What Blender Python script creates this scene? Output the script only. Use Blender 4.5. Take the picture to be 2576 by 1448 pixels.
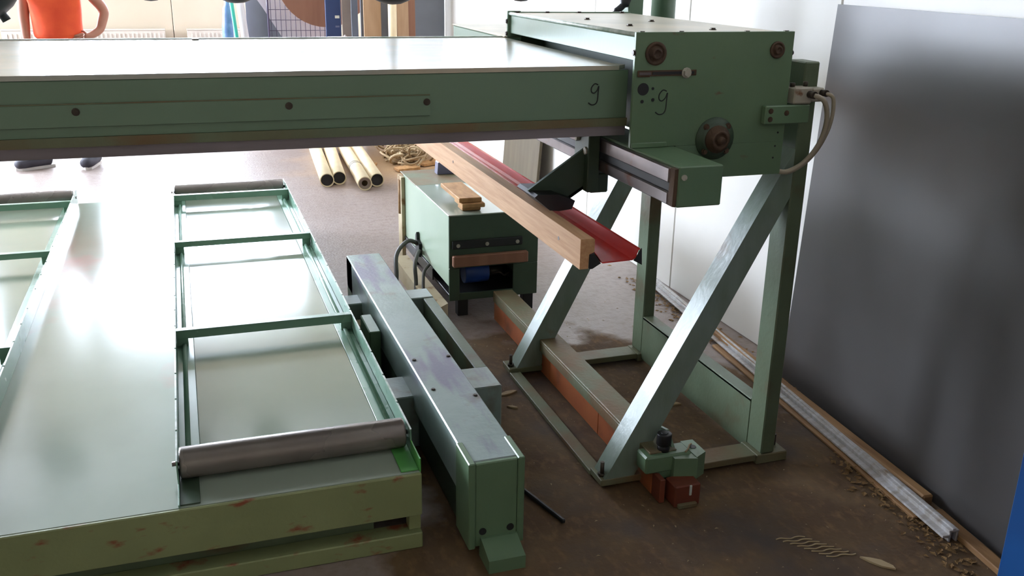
import bpy, bmesh, math, random
from mathutils import Vector, Matrix
random.seed(7)
for o in list(bpy.data.objects): bpy.data.objects.remove(o)
scene = bpy.context.scene
COL = scene.collection
rad = math.radians

# ------------------------------------------------------------------ camera
def make_camera():
    yaw, pitch, roll = rad(19.16), rad(18.91), rad(1.06)
    f = Vector((math.sin(yaw)*math.cos(pitch), math.cos(yaw)*math.cos(pitch), -math.sin(pitch)))
    r = Vector((math.cos(yaw), -math.sin(yaw), 0)); u = r.cross(f)
    r2 = math.cos(roll)*r + math.sin(roll)*u
    u2 = -math.sin(roll)*r + math.cos(roll)*u
    cd = bpy.data.cameras.new('camera'); cd.sensor_width = 36; cd.lens = 2380/2576*36
    cd.clip_start = 0.05; cd.clip_end = 100
    c = bpy.data.objects.new('camera', cd); COL.objects.link(c)
    m = Matrix((r2, u2, -f)).transposed().to_4x4(); m.translation = Vector((0, 0, 1.6))
    c.matrix_world = m
    scene.camera = c
make_camera()

# ------------------------------------------------------------------ world and exposure
w = bpy.data.worlds.new('world'); scene.world = w; w.use_nodes = True
w.node_tree.nodes['Background'].inputs[0].default_value = (0.75, 0.88, 1.0, 1)
w.node_tree.nodes['Background'].inputs[1].default_value = 1.0
vs = scene.view_settings
vs.view_transform = 'Standard'; vs.look = 'None'; vs.gamma = 1; vs.use_curve_mapping = False
vs.exposure = 1.12
WINDOW_RADIANCE = 20.0      # daylight seen through the panes

# ------------------------------------------------------------------ materials
def lin(c):
    return tuple(((x/255)/12.92 if x/255 <= .04045 else (((x/255)+.055)/1.055)**2.4) for x in c) + (1,)
MATS = {}
def mat(name, c1, c2=None, scale=6.0, rough=.5, metal=0.0, bump=0.0, bscale=60.0, stretch=(1, 1, 1),
        rust=None, rust_scale=7.0, rust_lo=.62, rust_hi=.68, rust_stretch=(1, 1, 1), spec=.5, emit=None, estr=0,
        rough_var=0.0, dust=None, dust_lo=.5, dust_hi=.7, dust_scale=3.0, transmission=0.0):
    m = bpy.data.materials.new(name); m.use_nodes = True
    nt = m.node_tree; N = nt.nodes; Lk = nt.links
    bs = N['Principled BSDF']
    bs.inputs['Roughness'].default_value = rough; bs.inputs['Metallic'].default_value = metal
    bs.inputs['Specular IOR Level'].default_value = spec
    if transmission: bs.inputs['Transmission Weight'].default_value = transmission
    g = N.new('ShaderNodeNewGeometry')
    def mapped(st):
        mp = N.new('ShaderNodeMapping'); mp.inputs['Scale'].default_value = st
        Lk.new(g.outputs['Position'], mp.inputs['Vector']); return mp.outputs[0]
    def noise(sc, st=(1, 1, 1), det=4.0):
        n = N.new('ShaderNodeTexNoise'); n.inputs['Scale'].default_value = sc; n.inputs['Detail'].default_value = det
        Lk.new(mapped(st), n.inputs['Vector']); return n.outputs['Fac']
    def ramp(fac, lo, hi, a=(0, 0, 0, 1), b=(1, 1, 1, 1)):
        r = N.new('ShaderNodeValToRGB'); e = r.color_ramp.elements
        e[0].position = lo; e[0].color = a; e[1].position = hi; e[1].color = b
        Lk.new(fac, r.inputs[0]); return r.outputs[0]
    def mix(fac, a, b):
        x = N.new('ShaderNodeMix'); x.data_type = 'RGBA'
        Lk.new(fac, x.inputs[0])
        for s, v in ((6, a), (7, b)):
            if isinstance(v, tuple): x.inputs[s].default_value = v
            else: Lk.new(v, x.inputs[s])
        return x.outputs[2]
    col = ramp(noise(scale, stretch), .3, .7, lin(c1), lin(c2 or c1))
    if dust: col = mix(ramp(noise(dust_scale, det=8), dust_lo, dust_hi), col, lin(dust))
    if rust: col = mix(ramp(noise(rust_scale, rust_stretch, 8), rust_lo, rust_hi), col, lin(rust))
    Lk.new(col, bs.inputs['Base Color'])
    if rough_var:
        mr = N.new('ShaderNodeMapRange'); mr.inputs[3].default_value = rough - rough_var; mr.inputs[4].default_value = rough + rough_var
        Lk.new(noise(scale*.7, stretch), mr.inputs[0]); Lk.new(mr.outputs[0], bs.inputs['Roughness'])
    if bump:
        b = N.new('ShaderNodeBump'); b.inputs['Strength'].default_value = bump; b.inputs['Distance'].default_value = .01
        Lk.new(noise(bscale, stretch), b.inputs['Height']); Lk.new(b.outputs[0], bs.inputs['Normal'])
    if emit:
        bs.inputs['Emission Color'].default_value = lin(emit); bs.inputs['Emission Strength'].default_value = estr
    MATS[name] = m; return m

mat('paint', (108, 134, 104), (98, 124, 95), 3, .36, rust=(104, 70, 48), rust_scale=9, rust_lo=.70, rust_hi=.76, rough_var=.06, bump=.05)
mat('paint_scuffed', (108, 132, 102), (98, 122, 93), 3, .38, rust=(110, 74, 54), rust_scale=10, rust_lo=.655, rust_hi=.72, rust_stretch=(.8, 1, 1.6), rough_var=.06, bump=.06)
mat('paint_clean', (114, 138, 116), (106, 130, 108), 2, .33, rough_var=.06, bump=.03)
mat('paint_dirty', (98, 114, 90), (86, 94, 70), 5, .45, rust=(96, 70, 44), rust_scale=5, rust_lo=.55, rust_hi=.74, bump=.1, rough_var=.08)
mat('paint_dust', (110, 120, 94), (112, 108, 80), 4, .55, rust=(118, 92, 62), rust_scale=5, rust_lo=.45, rust_hi=.66, bump=.15)
mat('paint_rusty', (146, 154, 108), (134, 142, 98), 4, .45, rust=(138, 76, 50), rust_scale=19, rust_lo=.60, rust_hi=.70, rust_stretch=(.6, .6, 1.4), bump=.12)
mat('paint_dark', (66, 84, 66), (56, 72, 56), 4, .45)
mat('paint_bright', (96, 178, 88), (80, 150, 78), 8, .4)
mat('paint_brace', (118, 134, 118), (136, 150, 142), 14, .34, stretch=(1, 1, .35), rust=(120, 104, 76), rust_scale=5, rust_lo=.6, rust_hi=.72, rough_var=.1, bump=.12)
mat('plate', (160, 172, 158), (152, 164, 150), 2.5, .17, rust=(190, 130, 128), rust_scale=2.2, rust_lo=.60, rust_hi=.85, rust_stretch=(1, .7, 1), rough_var=.05, bump=.015, bscale=20, spec=.6)
mat('tray_sheet', (140, 150, 132), (130, 142, 126), 2, .13, rough_var=.04, bump=.01, bscale=15, spec=.6)
mat('tray_paint', (124, 158, 138), (110, 146, 126), 4, .26, rough_var=.08)
mat('worn_edge', (216, 220, 214), (150, 170, 154), 30, .3)
mat('roller', (136, 128, 122), (120, 110, 106), 6, .27, metal=.3, rough_var=.08)
mat('beam_top', (180, 180, 170), (168, 168, 156), 3, .2, rough_var=.06, dust=(196, 182, 160), stretch=(.4, 1.2, 1))
mat('housing_top', (206, 198, 180), (182, 176, 158), 5, .4, dust=(214, 200, 176))
mat('steel', (132, 122, 120), (108, 98, 98), 9, .32, metal=.7, rust=(110, 70, 52), rust_scale=12, rust_lo=.58, rust_hi=.7)
mat('steel_grey', (140, 132, 140), (116, 106, 108), 5, .35, metal=.15, stretch=(.5, 1, 4))
mat('rust', (98, 74, 54), (72, 54, 44), 14, .65, metal=.2, bump=.3, bscale=80)
mat('dark_steel', (58, 56, 58), (44, 42, 46), 8, .4, metal=.5)
mat('black', (26, 26, 28), (34, 33, 34), 8, .5)
mat('rubber', (24, 25, 30), (34, 36, 42), 8, .45)
mat('bolt', (86, 78, 70), (64, 56, 50), 20, .4, metal=.7)
mat('grey_plate', (118, 122, 148), (104, 106, 132), 6, .3, metal=.3)
mat('lowbeam', (148, 164, 160), (128, 146, 138), 5, .36, rust=(116, 116, 134), rust_scale=3.2, rust_lo=.52, rust_hi=.62, rust_stretch=(2.5, .5, 1), dust=(120, 116, 98), dust_lo=.6, dust_hi=.75, dust_scale=7, bump=.12)
mat('red', (218, 58, 50), (208, 48, 44), 4, .24, spec=.6)
mat('wood', (212, 166, 122), (190, 140, 96), 14, .55, stretch=(5, .35, 6), bump=.08, bscale=30)
mat('wood_block', (196, 150, 98), (160, 116, 70), 10, .7, stretch=(3, 1, 3), bump=.1)
mat('wood_old', (168, 128, 84), (132, 94, 56), 9, .7, stretch=(3, .5, 3), bump=.15)
mat('wood_pale', (204, 190, 160), (180, 160, 126), 6, .8, rust=(140, 100, 64), rust_scale=12, rust_lo=.6, rust_hi=.7, bump=.2)
mat('paint_lit_side', (168, 184, 162), (158, 176, 154), 3, .35, bump=.03)  # cabinet green lightened: light falling on its left side is put into the colour
mat('dark_board', (92, 80, 58), (78, 66, 46), 5, .6, stretch=(4, 4, .5))
mat('orange_dark', (120, 58, 36), (96, 46, 30), 8, .6)
mat('orange', (190, 112, 66), (168, 88, 52), 5, .5, rust=(120, 80, 52), rust_scale=5, rust_lo=.55, rust_hi=.7)
mat('white_profile', (206, 204, 206), (170, 162, 152), 10, .35, stretch=(1, 6, 1), rust=(136, 112, 84), rust_scale=9, rust_lo=.62, rust_hi=.72)
mat('sheet', (86, 83, 82), (72, 68, 66), 1.2, .36, metal=.2, rough_var=.1)
mat('blue', (14, 72, 132), (12, 62, 118), 4, .4)
mat('wall_white', (236, 232, 226), (228, 224, 216), 2, .42, bump=.01)
mat('wall_cream', (192, 178, 156), (186, 172, 150), 2, .55)
mat('joint', (150, 146, 140), rough=.8)
mat('ceiling', (182, 180, 174), rough=.9)
mat('wall_dim', (188, 178, 160), (180, 170, 152), 2, .9)
mat('frame_white', (226, 226, 226), rough=.4)
mat('pane', (240, 245, 255), rough=.3, emit=(226, 238, 255), estr=WINDOW_RADIANCE)
mat('radiator', (196, 186, 174), (188, 178, 166), 3, .4)
mat('tube_cream', (232, 214, 180), (222, 200, 160), 6, .6, rust=(150, 110, 80), rust_scale=14, rust_lo=.72, rust_hi=.78)
mat('tube_dark', (44, 42, 44), rough=.8)
mat('straw', (190, 168, 132), (140, 110, 76), 12, .8)
mat('sawdust', (150, 116, 70), (120, 88, 52), 60, .95, bump=.6, bscale=300)
mat('chip', (176, 156, 122), (140, 112, 78), 20, .8)
mat('shirt', (236, 92, 46), (222, 74, 40), 8, .8, bump=.2, bscale=12)
mat('skin', (176, 122, 100), (164, 110, 90), 8, .55)
mat('trouser', (52, 56, 74), (44, 47, 62), 10, .85)
mat('shoe', (66, 64, 74), (50, 48, 58), 14, .7)
mat('sole', (206, 200, 196), rough=.7)
mat('hair', (40, 30, 24), rough=.6)
mat('eye', (236, 232, 226), rough=.3)
mat('navy', (46, 66, 112), (42, 58, 98), 5, .45)
mat('paper', (226, 222, 206), rough=.7)
mat('brown_board', (150, 104, 80), (136, 92, 70), 5, .6, stretch=(4, 4, .5))
mat('brown_light', (186, 152, 120), (170, 134, 102), 6, .6, stretch=(4, 4, .5))
mat('grey_board', (124, 128, 138), (116, 119, 128), 4, .5)
mat('taupe', (152, 136, 124), (138, 122, 112), 5, .6)
mat('white_sheet', (206, 198, 200), (196, 186, 188), 3, .5)
mat('teal', (44, 170, 150), rough=.4)
mat('bag', (120, 150, 190), (90, 120, 165), 14, .3)
mat('wire', (90, 80, 100), rough=.4, metal=.5)
mat('cable', (70, 66, 60), (54, 50, 46), 12, .5)
mat('cable_grey', (172, 162, 144), (150, 138, 118), 12, .5)
mat('gland', (188, 184, 172), (164, 156, 140), 14, .5, rust=(120, 84, 56), rust_scale=20, rust_lo=.62, rust_hi=.7)
mat('ink', (24, 26, 28), rough=.6)
mat('motor_blue', (40, 74, 150), (34, 60, 120), 10, .4)
mat('track', (182, 160, 124), rough=.9)

def floor_material():
    m = bpy.data.materials.new('concrete_floor'); m.use_nodes = True
    nt = m.node_tree; N = nt.nodes; Lk = nt.links; bs = N['Principled BSDF']
    g = N.new('ShaderNodeNewGeometry')
    def noise(sc, det=6, st=(1, 1, 1)):
        mp = N.new('ShaderNodeMapping'); mp.inputs['Scale'].default_value = st
        Lk.new(g.outputs['Position'], mp.inputs['Vector'])
        n = N.new('ShaderNodeTexNoise'); n.inputs['Scale'].default_value = sc; n.inputs['Detail'].default_value = det
        Lk.new(mp.outputs[0], n.inputs['Vector']); return n.outputs['Fac']
    def ramp(f, lo, hi, a=(0, 0, 0, 1), b=(1, 1, 1, 1)):
        r = N.new('ShaderNodeValToRGB'); e = r.color_ramp.elements
        e[0].position = lo; e[0].color = a; e[1].position = hi; e[1].color = b
        Lk.new(f, r.inputs[0]); return r.outputs[0]
    def mix(f, a, b):
        x = N.new('ShaderNodeMix'); x.data_type = 'RGBA'; Lk.new(f, x.inputs[0])
        for s, v in ((6, a), (7, b)):
            if isinstance(v, tuple): x.inputs[s].default_value = v
            else: Lk.new(v, x.inputs[s])
        return x.outputs[2]
    def math_(op, a, b):
        x = N.new('ShaderNodeMath'); x.operation = op; x.use_clamp = True
        for i, v in enumerate((a, b)):
            if isinstance(v, (int, float)): x.inputs[i].default_value = v
            else: Lk.new(v, x.inputs[i])
        return x.outputs[0]
    base = ramp(noise(1.3), .3, .7, lin((150, 136, 130)), lin((138, 122, 114)))
    base = mix(ramp(noise(26, 8), .45, .75), base, lin((126, 110, 100)))
    # trodden-in sawdust around the machine: a stain whose edge is broken up by noise
    vd = N.new('ShaderNodeVectorMath'); vd.operation = 'SUBTRACT'; vd.inputs[1].default_value = (1.4, 2.15, 0)
    Lk.new(g.outputs['Position'], vd.inputs[0])
    sc = N.new('ShaderNodeVectorMath'); sc.operation = 'MULTIPLY'; sc.inputs[1].default_value = (.72, .37, 0)
    Lk.new(vd.outputs[0], sc.inputs[0])
    ln = N.new('ShaderNodeVectorMath'); ln.operation = 'LENGTH'; Lk.new(sc.outputs[0], ln.inputs[0])
    d = math_('ADD', ln.outputs['Value'], math_('MULTIPLY', noise(1.7, 8), .7))
    dirt = ramp(d, .95, 1.5, (1, 1, 1, 1), (0, 0, 0, 1))
    dirtcol = ramp(noise(5, 10), .32, .68, lin((80, 54, 27)), lin((106, 82, 50)))
    dirtcol = mix(ramp(noise(38, 8, (1, .5, 1)), .5, .72), dirtcol, lin((118, 88, 52)))
    dirtcol = mix(ramp(noise(2.2, 6), .54, .70), dirtcol, lin((72, 62, 56)))
    col = mix(math_('MULTIPLY', dirt, .93), base, dirtcol)
    # sawdust and offcuts of chips by the far heap
    vd2 = N.new('ShaderNodeVectorMath'); vd2.operation = 'DISTANCE'; vd2.inputs[1].default_value = (1.75, 7.7, 0)
    Lk.new(g.outputs['Position'], vd2.inputs[0])
    d2 = math_('ADD', math_('MULTIPLY', vd2.outputs['Value'], .6), math_('MULTIPLY', noise(2.5, 8), .6))
    col = mix(math_('MULTIPLY', ramp(d2, .45, .95, (1, 1, 1, 1), (0, 0, 0, 1)), .8), col, lin((186, 150, 108)))
    Lk.new(col, bs.inputs['Base Color'])
    mr = N.new('ShaderNodeMapRange'); mr.inputs[3].default_value = .34; mr.inputs[4].default_value = .55
    Lk.new(noise(3), mr.inputs[0])
    rg = N.new('ShaderNodeMath'); rg.operation = 'ADD'; Lk.new(mr.outputs[0], rg.inputs[0])
    Lk.new(math_('MULTIPLY', dirt, .45), rg.inputs[1]); Lk.new(rg.outputs[0], bs.inputs['Roughness'])
    b = N.new('ShaderNodeBump'); b.inputs['Strength'].default_value = .25; b.inputs['Distance'].default_value = .01
    Lk.new(noise(70, 6), b.inputs['Height']); Lk.new(b.outputs[0], bs.inputs['Normal'])
    MATS['floor'] = m
floor_material()

# ------------------------------------------------------------------ mesh builder (world coordinates)
class B:
    def __init__(s): s.bm = bmesh.new()
    def _merge(s, tmp, M=None, smooth=False):
        if M is not None: bmesh.ops.transform(tmp, matrix=M, verts=tmp.verts)
        mp = {v: s.bm.verts.new(v.co) for v in tmp.verts}
        for f in tmp.faces:
            try:
                nf = s.bm.faces.new([mp[v] for v in f.verts]); nf.smooth = smooth or f.smooth
            except ValueError: pass
        tmp.free(); return s
    def box(s, x0, x1, y0, y1, z0, z1, bev=.002, M=None):
        t = bmesh.new(); bmesh.ops.create_cube(t, size=1)
        bmesh.ops.transform(t, matrix=Matrix.Translation(((x0+x1)/2, (y0+y1)/2, (z0+z1)/2)) @ Matrix.Diagonal((abs(x1-x0), abs(y1-y0), abs(z1-z0), 1)), verts=t.verts)
        if bev: bmesh.ops.bevel(t, geom=t.edges[:], offset=min(bev, .3*min(abs(x1-x0), abs(y1-y0), abs(z1-z0))), segments=1, profile=.5, affect='EDGES')
        return s._merge(t, M)
    def bar(s, p, q, w, h, up=(0, 0, 1), bev=.002):
        p, q = Vector(p), Vector(q); d = (q-p); L = d.length; d.normalize()
        upv = Vector(up); r = d.cross(upv)
        if r.length < 1e-5: r = d.cross(Vector((1, 0, 0)))
        r.normalize(); u = r.cross(d)
        M = Matrix((r, d, u)).transposed().to_4x4(); M.translation = (p+q)/2
        return s.box(-w/2, w/2, -L/2, L/2, -h/2, h/2, bev, M)
    def cyl(s, p, q, r, n=20, r2=None, smooth=True, bev=0):
        p, q = Vector(p), Vector(q); d = q-p; r2 = r if r2 is None else r2
        t = bmesh.new(); bmesh.ops.create_cone(t, cap_ends=True, segments=n, radius1=r, radius2=r2, depth=d.length)
        for f in t.faces: f.smooth = smooth and len(f.verts) == 4
        if bev:
            es = [e for e in t.edges if any(len(f.verts) > 4 for f in e.link_faces)]
            bmesh.ops.bevel(t, geom=es, offset=bev, segments=2, profile=.5, affect='EDGES')
        M = d.to_track_quat('Z', 'Y').to_matrix().to_4x4(); M.translation = (p+q)/2
        return s._merge(t, M)
    def pipe(s, p, q, r, ri, n=20):
        p, q = Vector(p), Vector(q); d = q-p
        M = d.to_track_quat('Z', 'Y').to_matrix().to_4x4(); M.translation = p
        L = d.length; t = bmesh.new(); rings = []
        for rr, z in ((r, 0), (r, L), (ri, L), (ri, 0)):
            rings.append([t.verts.new((rr*math.cos(2*math.pi*i/n), rr*math.sin(2*math.pi*i/n), z)) for i in range(n)])
        for k in range(4):
            a, b = rings[k], rings[(k+1) % 4]
            for i in range(n):
                f = t.faces.new((a[i], a[(i+1) % n], b[(i+1) % n], b[i])); f.smooth = k in (0, 2)
        bmesh.ops.recalc_face_normals(t, faces=t.faces)
        return s._merge(t, M)
    def tube(s, pts, r, n=8, sub=6):
        P = [Vector(p) for p in pts]
        if sub > 1 and len(P) > 2:
            Q = []
            for i in range(len(P)-1):
                a = P[max(i-1, 0)]; b = P[i]; c = P[i+1]; d = P[min(i+2, len(P)-1)]
                for k in range(sub):
                    t = k/sub
                    Q.append(.5*((2*b)+(-a+c)*t+(2*a-5*b+4*c-d)*t*t+(-a+3*b-3*c+d)*t**3))
            Q.append(P[-1]); P = Q
        t = bmesh.new(); rings = []; nrm = None
        for i, p in enumerate(P):
            d = (P[min(i+1, len(P)-1)]-P[max(i-1, 0)]).normalized()
            if nrm is None:
                nrm = d.orthogonal().normalized()
            else:
                nrm = (nrm - d*nrm.dot(d)).normalized()
            b = d.cross(nrm)
            rr = r[i*(len(r)-1)//max(1, len(P)-1)] if isinstance(r, (list, tuple)) else r
            rings.append([t.verts.new(p+rr*(math.cos(2*math.pi*k/n)*nrm+math.sin(2*math.pi*k/n)*b)) for k in range(n)])
        for a, b in zip(rings, rings[1:]):
            for k in range(n):
                f = t.faces.new((a[k], a[(k+1) % n], b[(k+1) % n], b[k])); f.smooth = True
        t.faces.new(rings[0][::-1]); t.faces.new(rings[-1])
        return s._merge(t)
    def prism(s, poly, axis, a, b):
        """poly in the two other axes (order: x->(y,z), y->(x,z), z->(x,y))"""
        t = bmesh.new()
        def P(u, v, w): return {'x': (w, u, v), 'y': (u, w, v), 'z': (u, v, w)}[axis]
        A = [t.verts.new(P(u, v, a)) for u, v in poly]; C = [t.verts.new(P(u, v, b)) for u, v in poly]
        t.faces.new(A); t.faces.new(C[::-1]); n = len(poly)
        for i in range(n): t.faces.new((A[i], C[i], C[(i+1) % n], A[(i+1) % n]))
        bmesh.ops.recalc_face_normals(t, faces=t.faces)
        return s._merge(t)
    def lathe(s, prof, M, n=24):
        t = bmesh.new(); rings = []
        for r, z in prof:
            rings.append([t.verts.new((r*math.cos(2*math.pi*i/n), r*math.sin(2*math.pi*i/n), z)) for i in range(n)] if r > 1e-6 else [t.verts.new((0, 0, z))])
        for a, b in zip(rings, rings[1:]):
            for i in range(n):
                if len(a) == 1 and len(b) == 1: continue
                if len(a) == 1: f = t.faces.new((a[0], b[(i+1) % n], b[i]))
                elif len(b) == 1: f = t.faces.new((a[i], a[(i+1) % n], b[0]))
                else: f = t.faces.new((a[i], a[(i+1) % n], b[(i+1) % n], b[i]))
                f.smooth = True
        bmesh.ops.recalc_face_normals(t, faces=t.faces)
        return s._merge(t, M)
    def ball(s, c, r, sc=(1, 1, 1), u=14, v=10):
        t = bmesh.new(); bmesh.ops.create_uvsphere(t, u_segments=u, v_segments=v, radius=r)
        M = Matrix.Translation(c) @ Matrix.Diagonal((*sc, 1))
        return s._merge(t, M, True)
    def done(s, name, m, parent=None, base=None):
        me = bpy.data.meshes.new(name)
        bmesh.ops.recalc_face_normals(s.bm, faces=s.bm.faces)
        if parent is not None: off = parent.matrix_world.translation if False else abs_loc(parent)
        elif base is not None: off = Vector(base)
        else:
            vs_ = [v.co for v in s.bm.verts]
            off = Vector(((min(v.x for v in vs_)+max(v.x for v in vs_))/2, (min(v.y for v in vs_)+max(v.y for v in vs_))/2, min(v.z for v in vs_)))
        for v in s.bm.verts: v.co -= off
        s.bm.to_mesh(me); s.bm.free()
        o = bpy.data.objects.new(name, me); COL.objects.link(o)
        me.materials.append(MATS[m])
        if parent is not None: o.parent = parent
        else: o.location = off
        return o
def abs_loc(o):
    v = Vector((0, 0, 0))
    while o is not None:
        v += Vector(o.location); o = o.parent
    return v
def tag(o, label, cat, group=None, kind=None):
    o['label'] = label; o['category'] = cat
    if group: o['group'] = group
    if kind: o['kind'] = kind
    return o
def thing(name, label, cat, loc, group=None):
    o = bpy.data.objects.new(name, None); COL.objects.link(o); o.location = loc
    o.empty_display_size = .1
    return tag(o, label, cat, group)
def struct(o, label=None, cat=None):
    o['kind'] = 'structure'
    if label: o['label'] = label
    if cat: o['category'] = cat
    return o
def copy_tree(o, parent=None):
    c = o.copy(); COL.objects.link(c); c.parent = parent
    for ch in list(o.children): copy_tree(ch, c)
    return c

# ================================================================== the room
WX, FY, LX, BY, CH = 2.335, 11.5, -6.0, -3.5, 4.4
fl = struct(B().box(LX-.1, WX+.2, BY-.1, FY+.2, -.1, 0, 0).done('floor', 'floor'), 'pale dusty concrete workshop floor stained brown around the machine', 'floor')
struct(B().box(LX-.1, WX+.2, BY-.1, FY+.2, CH, CH+.1, 0).done('ceiling', 'ceiling'), 'plain pale ceiling above the workshop', 'ceiling')
# right wall: upright sandwich panels with recessed joints
wr = struct(B().box(WX+.06, WX+.14, BY, FY, 0, CH, 0).done('wall_right', 'joint'), 'white upright panel wall to the right behind the machine', 'wall')
y = 3.06 - 1.13*6
while y < FY:
    B().box(WX, WX+.06, max(y+.003, BY), min(y+1.127, FY), 0, CH, .004).done('panel', 'wall_white', wr); y += 1.13
wf = struct(B().box(LX, WX, FY+.06, FY+.14, 0, CH, 0).done('wall_far', 'joint'), 'cream panel wall with radiators at the far end', 'wall')
x = -.04 - 1.13*6
while x < WX:
    if min(x+1.127, WX-.002) - max(x+.003, LX) > .02:
        B().box(max(x+.003, LX), min(x+1.127, WX-.002), FY, FY+.06, 0, CH, .004).done('panel', 'wall_cream', wf)
    x += 1.13
struct(B().box(LX-.1, LX, BY, FY, 0, CH, 0).done('wall_left', 'wall_cream'), 'cream wall on the left side of the workshop', 'wall')
struct(B().box(LX, WX, BY-.1, BY, 0, CH, 0).done('wall_back', 'wall_dim'), 'dull wall behind the viewer', 'wall')

def window(name, axis, c, a0, a1, z0, z1, n):
    """a window unit proud of the wall; axis 'y' = in the far wall, 'x' = in the left wall"""
    f = B(); p = []; t = .06
    def bx(b, u0, u1, d0, d1, v0, v1):
        if axis == 'y': b.box(u0, u1, c-d1, c-d0, v0, v1, .003)
        else: b.box(c+d0, c+d1, u0, u1, v0, v1, .003)
    bx(f, a0-t, a1+t, .002, .07, z0-t, z0); bx(f, a0-t, a1+t, .002, .07, z1, z1+t)
    bx(f, a0-t, a0, .002, .07, z0, z1); bx(f, a1, a1+t, .002, .07, z0, z1)
    wd = (a1-a0)/n
    for i in range(1, n): bx(f, a0+i*wd-.012, a0+i*wd+.012, .002, .06, z0, z1)
    o = f.done(name, 'frame_white')
    struct(o, 'bright daylit window high above the table', 'window')
    for i in range(n):
        b = B(); bx(b, a0+i*wd+.012, a0+(i+1)*wd-.012, .015, .03, z0, z1); b.done('pane', 'pane', o)
    return o
window('window_1', 'y', FY, -1.5, 1.2, 1.6, 2.75, 2)
window('window_2', 'y', FY, 1.5, 2.25, 1.6, 2.75, 1)
window('window_3', 'y', FY, -5.3, -2.3, 1.5, 3.3, 2)
window('window_4', 'x', LX, 7.6, 10.9, 1.3, 3.3, 3)

# ================================================================== machine stand
st = thing('machine_stand', 'green welded steel stand with slanting braces under the beam housing', 'machine stand', (1.5, 2.95, 0))
Y0, Y1 = 2.43, 3.44
for yy in (Y0, Y1-.09):
    o = B().box(1.752, 1.804, yy, yy+.09, .035, 1.34, .004).done('post', 'paint_dirty', st)
    B().box(1.735, 1.855 if yy < 3 else 1.83, yy-.005, yy+.10, .0, .035, .003).done('foot_plate', 'paint_dust', o)
    b = B(); b.cyl((1.835, yy+.05, .03), (1.835, yy+.05, .075), .007, 8); b.done('anchor_bolt', 'bolt', o)
# slanting braces: square tube lying in the end frames
def brace(y0, xb, xt, zt, wdt=.085):
    d = Vector((xt-xb, 0, zt)).normalized(); n = Vector((-d.z, 0, d.x))
    hw = .034
    L = [(xb-hw*1.45, .035), (xb+hw*1.45, .035)]
    poly = [(xb-.052, .035), (xb+.052, .035), (1.752, zt-.09), (1.752, zt+.06)]
    return B().prism(poly, 'y', y0+.002, y0+wdt).done('brace', 'paint_brace', st)
brace(Y0, 1.225, 1.76, 1.02)
brace(Y1-.09, 1.245, 1.76, 1.02)
for yy in (Y0, Y1-.09):
    b = B().box(1.16, 1.735, yy, yy+.09, .012, .035, .002)
    b.done('end_strip', 'paint_dust', st)
    b = B(); b.cyl((1.175, yy+.03, .03), (1.175, yy+.03, .085), .007, 8); b.cyl((1.175, yy+.03, .036), (1.175, yy+.03, .046), .014, 6); b.done('anchor_bolt', 'bolt', st)
B().box(1.16, 1.205, Y0+.09, Y1-.09, .004, .022, .002).done('side_strip', 'paint_dust', st)
# right longitudinal plate with a folded top flange
b = B(); b.box(1.752, 1.764, Y0+.09, Y1-.09, .012, .20, .002); b.box(1.752, 1.804, Y0+.09, Y1-.09, .19, .202, .002)
b.done('side_beam', 'paint_dirty', st)
B().box(1.79, 1.804, Y0+.02, Y0+.03, 1.0, 1.34, .002).done('weld_seam', 'paint_dark', st)

# ================================================================== floor rail through the stand
rl = thing('floor_rail', 'low channel rail with orange inner side running from the cabinet through the stand', 'rail', (1.34, 3.1, 0))
b = B(); b.box(1.29, 1.385, 2.36, 3.98, .138, .15, .002); b.box(1.29, 1.30, 2.36, 3.98, .10, .138, .001)
b.done('top_channel', 'paint_dust', rl)
for ya, yb in ((2.36, 2.78), (2.783, 3.26), (3.263, 4.0)):
    B().box(1.302, 1.32, ya, yb, .002, .137, .002).done('side_panel', 'orange', rl)
B().box(1.302, 1.32, 2.30, 2.357, .002, .084, .002).done('side_panel', 'orange_dark', rl)
B().box(1.32, 1.375, 2.40, 3.98, .0, .06, .002).done('base_bar', 'paint_dark', rl)
# clamp block at the near end
cb = B(); cb.box(1.268, 1.43, 2.34, 2.41, .085, .145, .006); cb.prism([(1.43, 2.31), (1.475, 2.335), (1.475, 2.42), (1.43, 2.42)], 'z', .06, .14)
cb.prism([(1.36, 2.325), (1.432, 2.305), (1.432, 2.36), (1.36, 2.36)], 'z', .06, .138); cb.box(1.31, 1.43, 2.345, 2.40, .06, .09, .004)
cbo = cb.done('clamp_block', 'paint', rl)
b = B(); b.cyl((1.345, 2.375, .143), (1.345, 2.375, .165), .020, 16); b.cyl((1.345, 2.375, .165), (1.345, 2.375, .205), .024, 16, bev=.003); b.cyl((1.345, 2.375, .2), (1.345, 2.375, .208), .012, 6)
b.done('screw', 'dark_steel', cbo)
b = B(); b.cyl((1.45, 2.375, .139), (1.45, 2.375, .1415), .012, 14); b.done('hole', 'black', cbo)
b = B(); b.tube([(1.405, 2.34, .147), (1.42, 2.35, .151), (1.435, 2.37, .150), (1.45, 2.385, .146)], .003, 6); b.done('shaving', 'chip', cbo)
B().box(1.335, 1.425, 2.262, 2.33, .0, .075, .004).done('end_block', 'orange_dark', rl)
B().box(1.345, 1.41, 2.25, 2.30, .001, .015, .002).done('toe', 'paint_dust', rl)
B().box(1.383, 1.391, 2.2575, 2.262, .04, .075, .001).done('pin', 'worn_edge', rl)
# fin behind the clamp block
B().prism([(2.36, .137), (2.56, .137), (2.56, .16), (2.42, .19)], 'x', 1.375, 1.385).done('fin', 'paint', rl)

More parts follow.
